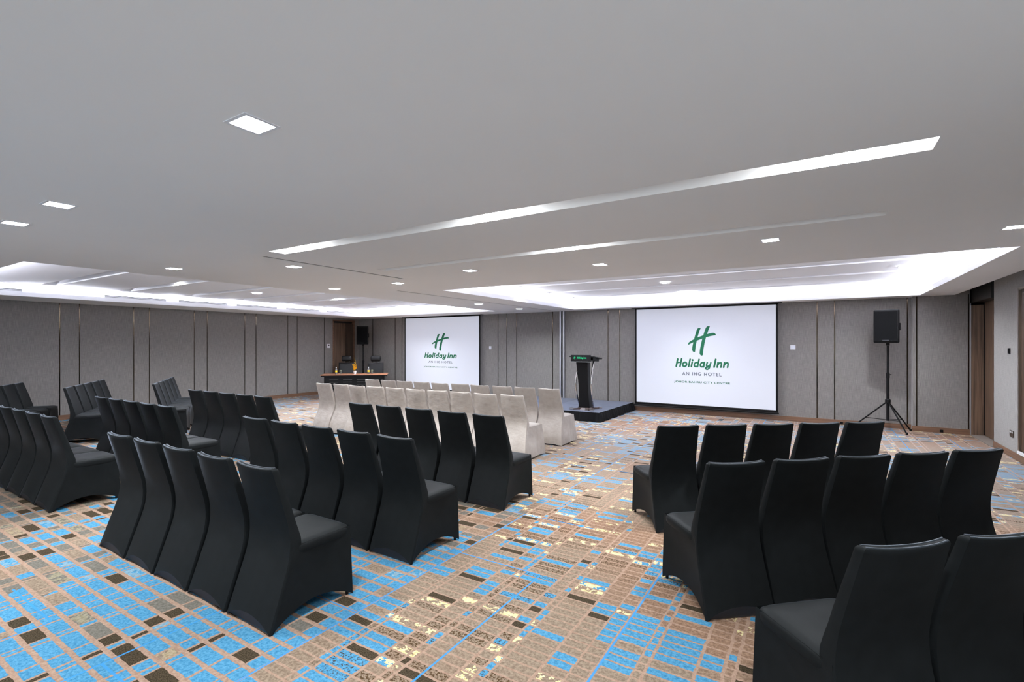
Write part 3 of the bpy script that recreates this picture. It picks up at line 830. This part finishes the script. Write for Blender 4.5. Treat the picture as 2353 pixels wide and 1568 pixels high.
# ------------------------------------------------------------------ small wall and floor fittings
def plate(name, loc, axis, w_, h_, mat, label, cat, extra=None, extra_mat=None, extra_name='button'):
    t = thing(name, label, cat, loc)
    if axis == 'y': MB().box(-w_/2, w_/2, -.012, 0, -h_/2, h_/2).build('plate', mat, t, bevel=.003)
    elif axis == 'x+': MB().box(0, .012, -w_/2, w_/2, -h_/2, h_/2).build('plate', mat, t, bevel=.003)
    else: MB().box(-.012, 0, -w_/2, w_/2, -h_/2, h_/2).build('plate', mat, t, bevel=.003)
    for (a, b, c, d_) in (extra or []):
        if axis == 'y': MB().box(a, b, -.015, -.011, c, d_).build(extra_name, extra_mat, t)
        elif axis == 'x+': MB().box(.011, .015, a, b, c, d_).build(extra_name, extra_mat, t)
        else: MB().box(-.015, -.011, a, b, c, d_).build(extra_name, extra_mat, t)
plate('wall_switch', (-8.38, WY, 1.57), 'y', .085, .10, M['white'], 'small white wall switch right of the left screen', 'switch', [(-.03, -.003, -.03, .03), (.003, .03, -.03, .03)], M['screen'], 'rocker')
plate('wall_switch', (-.445, WY, 1.60), 'y', .10, .10, M['white'], 'small white wall switch right of the right screen', 'switch', [(-.036, -.003, -.036, .036), (.003, .036, -.036, .036)], M['screen'], 'rocker')
plate('thermostat', (WX, 10.94, 1.62), 'x+', .13, .135, M['white'], 'white thermostat with dark display on the left wall beside the door', 'thermostat', [(-.03, .03, .0, .045)], M['slot'], 'display')
plate('wall_switch', (WR, 10.10, 1.56), 'x-', .085, .09, M['black'], 'black wall switch on the right wall near the double door', 'switch', [(-.03, .03, -.03, .03)], M['blackgrid'], 'rocker')
plate('power_socket', (WR, 9.98, .35), 'x-', .16, .09, simple('bronze_plate', (72, 64, 56), .35, .6), 'bronze double power socket low on the right wall', 'socket', [(-.06, -.02, .012, .034), (.02, .06, .012, .034)], M['white'], 'socket_switch')
for x, yy, lb in ((.43, WY-.014, 'small black outlet in the baseboard below the wall strips'), (1.98, WY-.184, 'small black outlet in the pilaster baseboard near the alcove')):
    o = MB().box(x-.025, x+.025, yy-.012, yy, .012, .06).build('baseboard_outlet', M['black']); tag(o, lb, 'outlet')
t = thing('floor_box', 'flat black-cornered floor socket box in the carpet before the right screen', 'floor socket', (-2.0, 11.62, 0))
fb = MB()
for s in (-1, 1): fb.box(s*.2-.045, s*.2+.045, -.14, .14, 0, .006)
fb.build('frame', M['slot'], t)
MB().box(-.155, .155, -.14, .14, 0, .004).build('lid', M['base'], t)

# ------------------------------------------------------------------ covered banquet chairs
def sm(a, b, x): x = max(0, min(1, (x-a)/(b-a))); return x*x*(3-2*x)
def lerp(a, b, t): return a+(b-a)*t
def rear_y(z, top, kind):
    h_ = .13
    if z > top-.1: return rear_raw(z, top, kind)
    return sum(rear_raw(z+h_*k_/4, top, kind) for k_ in range(-4, 5))/9
def rear_raw(z, top, kind):
    if z <= .46:
        q = z/.46
        return .158*q if kind == 'black' else -.025 + .175*q**2
    q = (z-.46)/(top-.46)
    return lerp(.158 if kind == 'black' else .15, .04, q) + .006*math.sin(q*math.pi)
def half_w(z, top, kind):
    if z > top-.1: return half_raw(z, top, kind)
    return sum(half_raw(max(0, z+.1*k_/4), top, kind) for k_ in range(-4, 5))/9
def half_raw(z, top, kind):
    if z <= .46: return lerp(.2265, .219, sm(0, .46, z)) if kind == 'black' else lerp(.234, .224, z/.46)
    q = (z-.46)/(top-.46); return lerp(.219, .190, q**.75) if kind == 'black' else lerp(.224, .196, q)
def wr(x, y, z, s, amp):
    return amp*(mnoise.noise(Vector((x*s, y*s, z*s*.7)))+.5*mnoise.noise(Vector((x*s*2.3, y*s*2.3, z*s*1.7))))
def chair_proto(kind, top, label, seed=0, flare=0):
    mat = M['black_cloth'] if kind == 'black' else M['beige_cloth']
    t = thing('banquet_chair', label, 'chair')
    beige = kind != 'black'
    arch_r, arch_s = (.075, .085) if not beige else (.012, .014)
    # back cover: one closed loft from rear hem to top
    zs = [0, .03, .07, .12, .18, .24, .30, .36, .41, .45, .49, .54, .60, .67, .74, .81, .87, .905-.0, top-.012, top-.003, top]
    zs = [z for z in zs if z < top-.013] + [top-.012, top-.004, top]
    NX = 12; rs = []
    for k, z in enumerate(zs):
        w = half_w(z, top, kind); yr = rear_y(z, top, kind)
        th = .03 if z < .44 else lerp(.075, .052, sm(.46, .6, z)) - .012*sm(.6, top, z)
        e = sm(top-.03, top, z) * .9
        th2 = th*(1-.45*(1 if z >= top-.0001 else (.35 if z > top-.006 else 0)))
        ins = .010 if z >= top-.0001 else (.004 if z > top-.006 else 0)
        ym = yr + th/2
        ring = []
        def P(x, side):
            curve = .022*(1-(x/.2)**2)*sm(.4, top, z)
            y = ym + side*th2/2 - curve
            zz = z
            if z < .46:
                zb = arch_r*max(0, 1-(x/w)**2)**.8 + (0 if not beige else .012)
                zz = zb + z*(1-zb/.46)
            if z > .7: zz += .008*(abs(x)/w)**3*sm(.7, top, z)
            if beige:
                d = wr(x+seed*3.1, 0, z, 6, .012)*(1 if side < 0 else .4)
                if z > top-.02: zz += .006*mnoise.noise(Vector((x*30+seed, 2, 0)))
                y += d + (.012*math.sin(x*40+seed*2)*sm(.42, .05, z) if side < 0 else 0)
            fx = x + ((flare*.05*sm(.5, .0, z)) if x > 0 and flare else 0)*(x/w)
            return (fx if not beige or flare else max(-.229, min(.229, fx)), y, zz)
        W = w - ins
        for i in range(NX+1):
            x = -W + 2*W*i/NX
            ring.append(P(max(-W+.004, min(W-.004, x)), -1))
        ring.append(P(W, -.45)); ring.append(P(W, .45))
        for i in range(NX+1):
            x = W - 2*W*i/NX
            ring.append(P(max(-W+.004, min(W-.004, x)), 1))
        ring.append(P(-W, .45)); ring.append(P(-W, -.45))
        rs.append(ring)
    bk = MB().rings(rs).build('back_cover', mat, t, True)
    if not beige:
        sp = MB()
        for off, zo in ((-.008, .001), (.012, .003)):
            pts = []
            for i in range(13):
                x = -.178+.356*i/12; pts.append((x, rear_y(top, top, kind)+.018+off-.022*(1-(x/.2)**2), top+.008*(abs(x)/.19)**3+zo-.002))
            sp.tube(pts, .0035, 6)
        sp.build('seam', M['seam'], bk, True)
    # skirt around the legs
    zt = .455; NS = 14; rows = 12
    rs = []
    for r in range(rows+1):
        q = r/rows; ring = []
        for side in range(4):
            for i in range(NS):
                s = i/NS
                zb = (arch_r if side in (0, 2) else arch_s)*(4*s*(1-s))**.9
                if beige: zb = .012 + zb
                z = lerp(zb, zt, q); w = half_w(z, top, kind); yr = rear_y(z, top, kind)+.010
                yf = lerp(.585, .570, z/.46)
                pull = (.026 if not beige else .006)*4*s*(1-s)*(1-sm(.25, .46, z)) 
                c = {0: (lerp(-w, w, s), yr+pull), 1: (w-pull, lerp(yr, yf, s)), 2: (lerp(w, -w, s), yf-pull), 3: (-w+pull, lerp(yf, yr, s))}[side]
                x, y = c
                if beige:
                    d = wr(x+seed, y, z*.5, 7, .024)*sm(.45, .2, z) + .006*math.sin((x+y)*55+seed)*sm(.4, .0, z)
                    if side == 1: x += d + (flare*.05*sm(.5, 0, z) if flare else 0)
                    elif side == 3: x += -abs(d)*.2 + .004
                    elif side == 2: y += d
                    x = max(-.229, min(x, .229 if not flare else 9))
                    if flare and side in (0, 2) and x > 0: x += flare*.05*sm(.5, 0, z)*(x/w)
                ring.append((x, y, z))
        rs.append(ring)
    MB().rings(rs, cap=False).build('skirt', mat, t, True)
    # seat cushion under the cover
    se = MB(); rs = []
    for (z, g_) in ((.400, -.004), (.415, .002), (.440, .003), (.452, -.002), (.462, -.014), (.468, -.04), (.473, -.09)):
        ring = []
        hw = .221+g_; y0, y1 = .165, .574+g_
        for i in range(40):
            a = 2*math.pi*i/40; e = .22
            x = math.copysign(abs(math.cos(a))**e, math.cos(a))*hw; y = (y0+y1)/2 + math.copysign(abs(math.sin(a))**e, math.sin(a))*(y1-y0)/2
            if beige: z_ = z + wr(x+seed, y, 0, 9, .004)
            else: z_ = z
            ring.append((x, y, z_))
        rs.append(ring)
    se.rings(rs).build('seat_cover', mat, t, True)
    for x, y in ((-.205, .035), (.205, .035), (-.205, .555), (.205, .555)):
        yt = .16 if y < .1 else .54
        MB().tube([(x, y, .004), (x*.97, yt, .4)], .011, 8).build('leg', M['leg'], t, True)
    remember(t); return t

used = {}
def place(protos, key, x, y, rz, label, group, jit=.6):
    p = protos[key % len(protos)]
    rz += math.radians(random.uniform(-jit, jit))
    if p.name not in used:
        used[p.name] = 1; p.location = (x, y, 0); p.rotation_euler = (0, 0, rz); p['label'] = label; p['group'] = group; return p
    return dup(p, (x, y, 0), rz, label, group)

BK = [chair_proto('black', .927, 'x')]
BG = [chair_proto('beige', .918, 'x', s) for s in (1, 2, 3)]
BE = [chair_proto('beige', .918, 'x', 5, 1)]
ORD = ['nearest the aisle', 'second from the aisle', 'third from the aisle', 'fourth from the aisle', 'fifth from the aisle']
G = 'black covered chairs'
def row(xs, y, rowname, block, ang=0):
    for i, x in enumerate(xs):
        place(BK, 0, x, y, ang, 'black covered chair, %s, %s of the %s' % (ORD[i], rowname, block), G)
row([-2.85-.48*i for i in range(5)], 1.63, 'nearest row', 'centre-left block')
row([-2.81-.478*i for i in range(5)], 2.72, 'middle row', 'centre-left block')
row([-2.87-.478*i for i in range(5)], 4.09, 'far row', 'centre-left block')
row([-6.62-.47*i for i in range(5)], 1.69, 'cut row', 'left block')
row([-6.54-.465*i for i in range(5)], 2.71, 'middle row', 'left block')
row([-6.58-.465*i for i in range(5)], 3.93, 'far row', 'left block')
OR = ['leftmost', 'second from left', 'middle', 'second from right', 'rightmost']
def slant(px, py, ang, pitch, n, rowang, name, jl=OR):
    a = math.radians(ang); r = math.radians(rowang)
    for i in range(n):
        x, y = px + math.cos(r)*pitch*i, py + math.sin(r)*pitch*i
        # stored points are the top edge; move back to the rear feet
        x -= .04*-math.sin(a); y -= .04*math.cos(a)
        place(BK, 0, x, y, a, 'black covered banquet chair, %s in the %s' % (jl[i], name), G)
slant(-1.04, 4.49, 39, .456, 5, 38.3, 'farthest row of the right-hand block')
slant(-.41, 3.27, 41, .466, 5, 43, 'middle row of the right-hand block')
slant(.28, 2.25, 42.5, .468, 3, 43.5, 'nearest row at the bottom right corner', ['leftmost', 'second', 'rightmost'])
# slanted rows on the far left, mirrored
def mirror(px, py, ang, n, name, order):
    a = math.radians(ang); d_ = (-math.cos(a), -math.sin(a)); pitch = .48
    for i in range(n):
        x, y = px + d_[0]*(.19+pitch*i), py + d_[1]*(.19+pitch*i)
        x -= .06*-math.sin(a); y -= .06*math.cos(a)
        place(BK, 0, x, y, a, 'black covered banquet chair, %s in the %s' % (order[i], name), G)
FO = ['nearest one', 'second one', 'third one', 'fourth one', 'last one']
mirror(-10.28, 4.15, -31, 5, 'farthest slanted row by the left wall', FO)
mirror(-10.62, 3.00, -31, 5, 'middle slanted row before the left wall', FO)
mirror(-10.95, 1.85, -31, 5, 'slanted row cut by the left edge', FO)

for i in range(10):
    x = -3.80 - .466*i; n_ = ['rightmost', 'second from right', 'third from right', 'fourth from right', 'fifth from right', 'fifth from left', 'fourth from left', 'third from left', 'second from left', 'leftmost'][i]
    place(BE if i == 0 else BG, i, x, 7.20+random.uniform(-.02, .02), 0, 'beige satin covered chair, %s in the beige row nearest the stage' % n_, 'beige covered chairs', .3)
    x = -3.77 - .466*i
    place(BE if i == 0 else BG, i+1, x, 5.98+random.uniform(-.02, .02), 0, 'beige satin covered chair, %s in the beige row nearer the camera' % n_, 'beige covered chairs', .3)
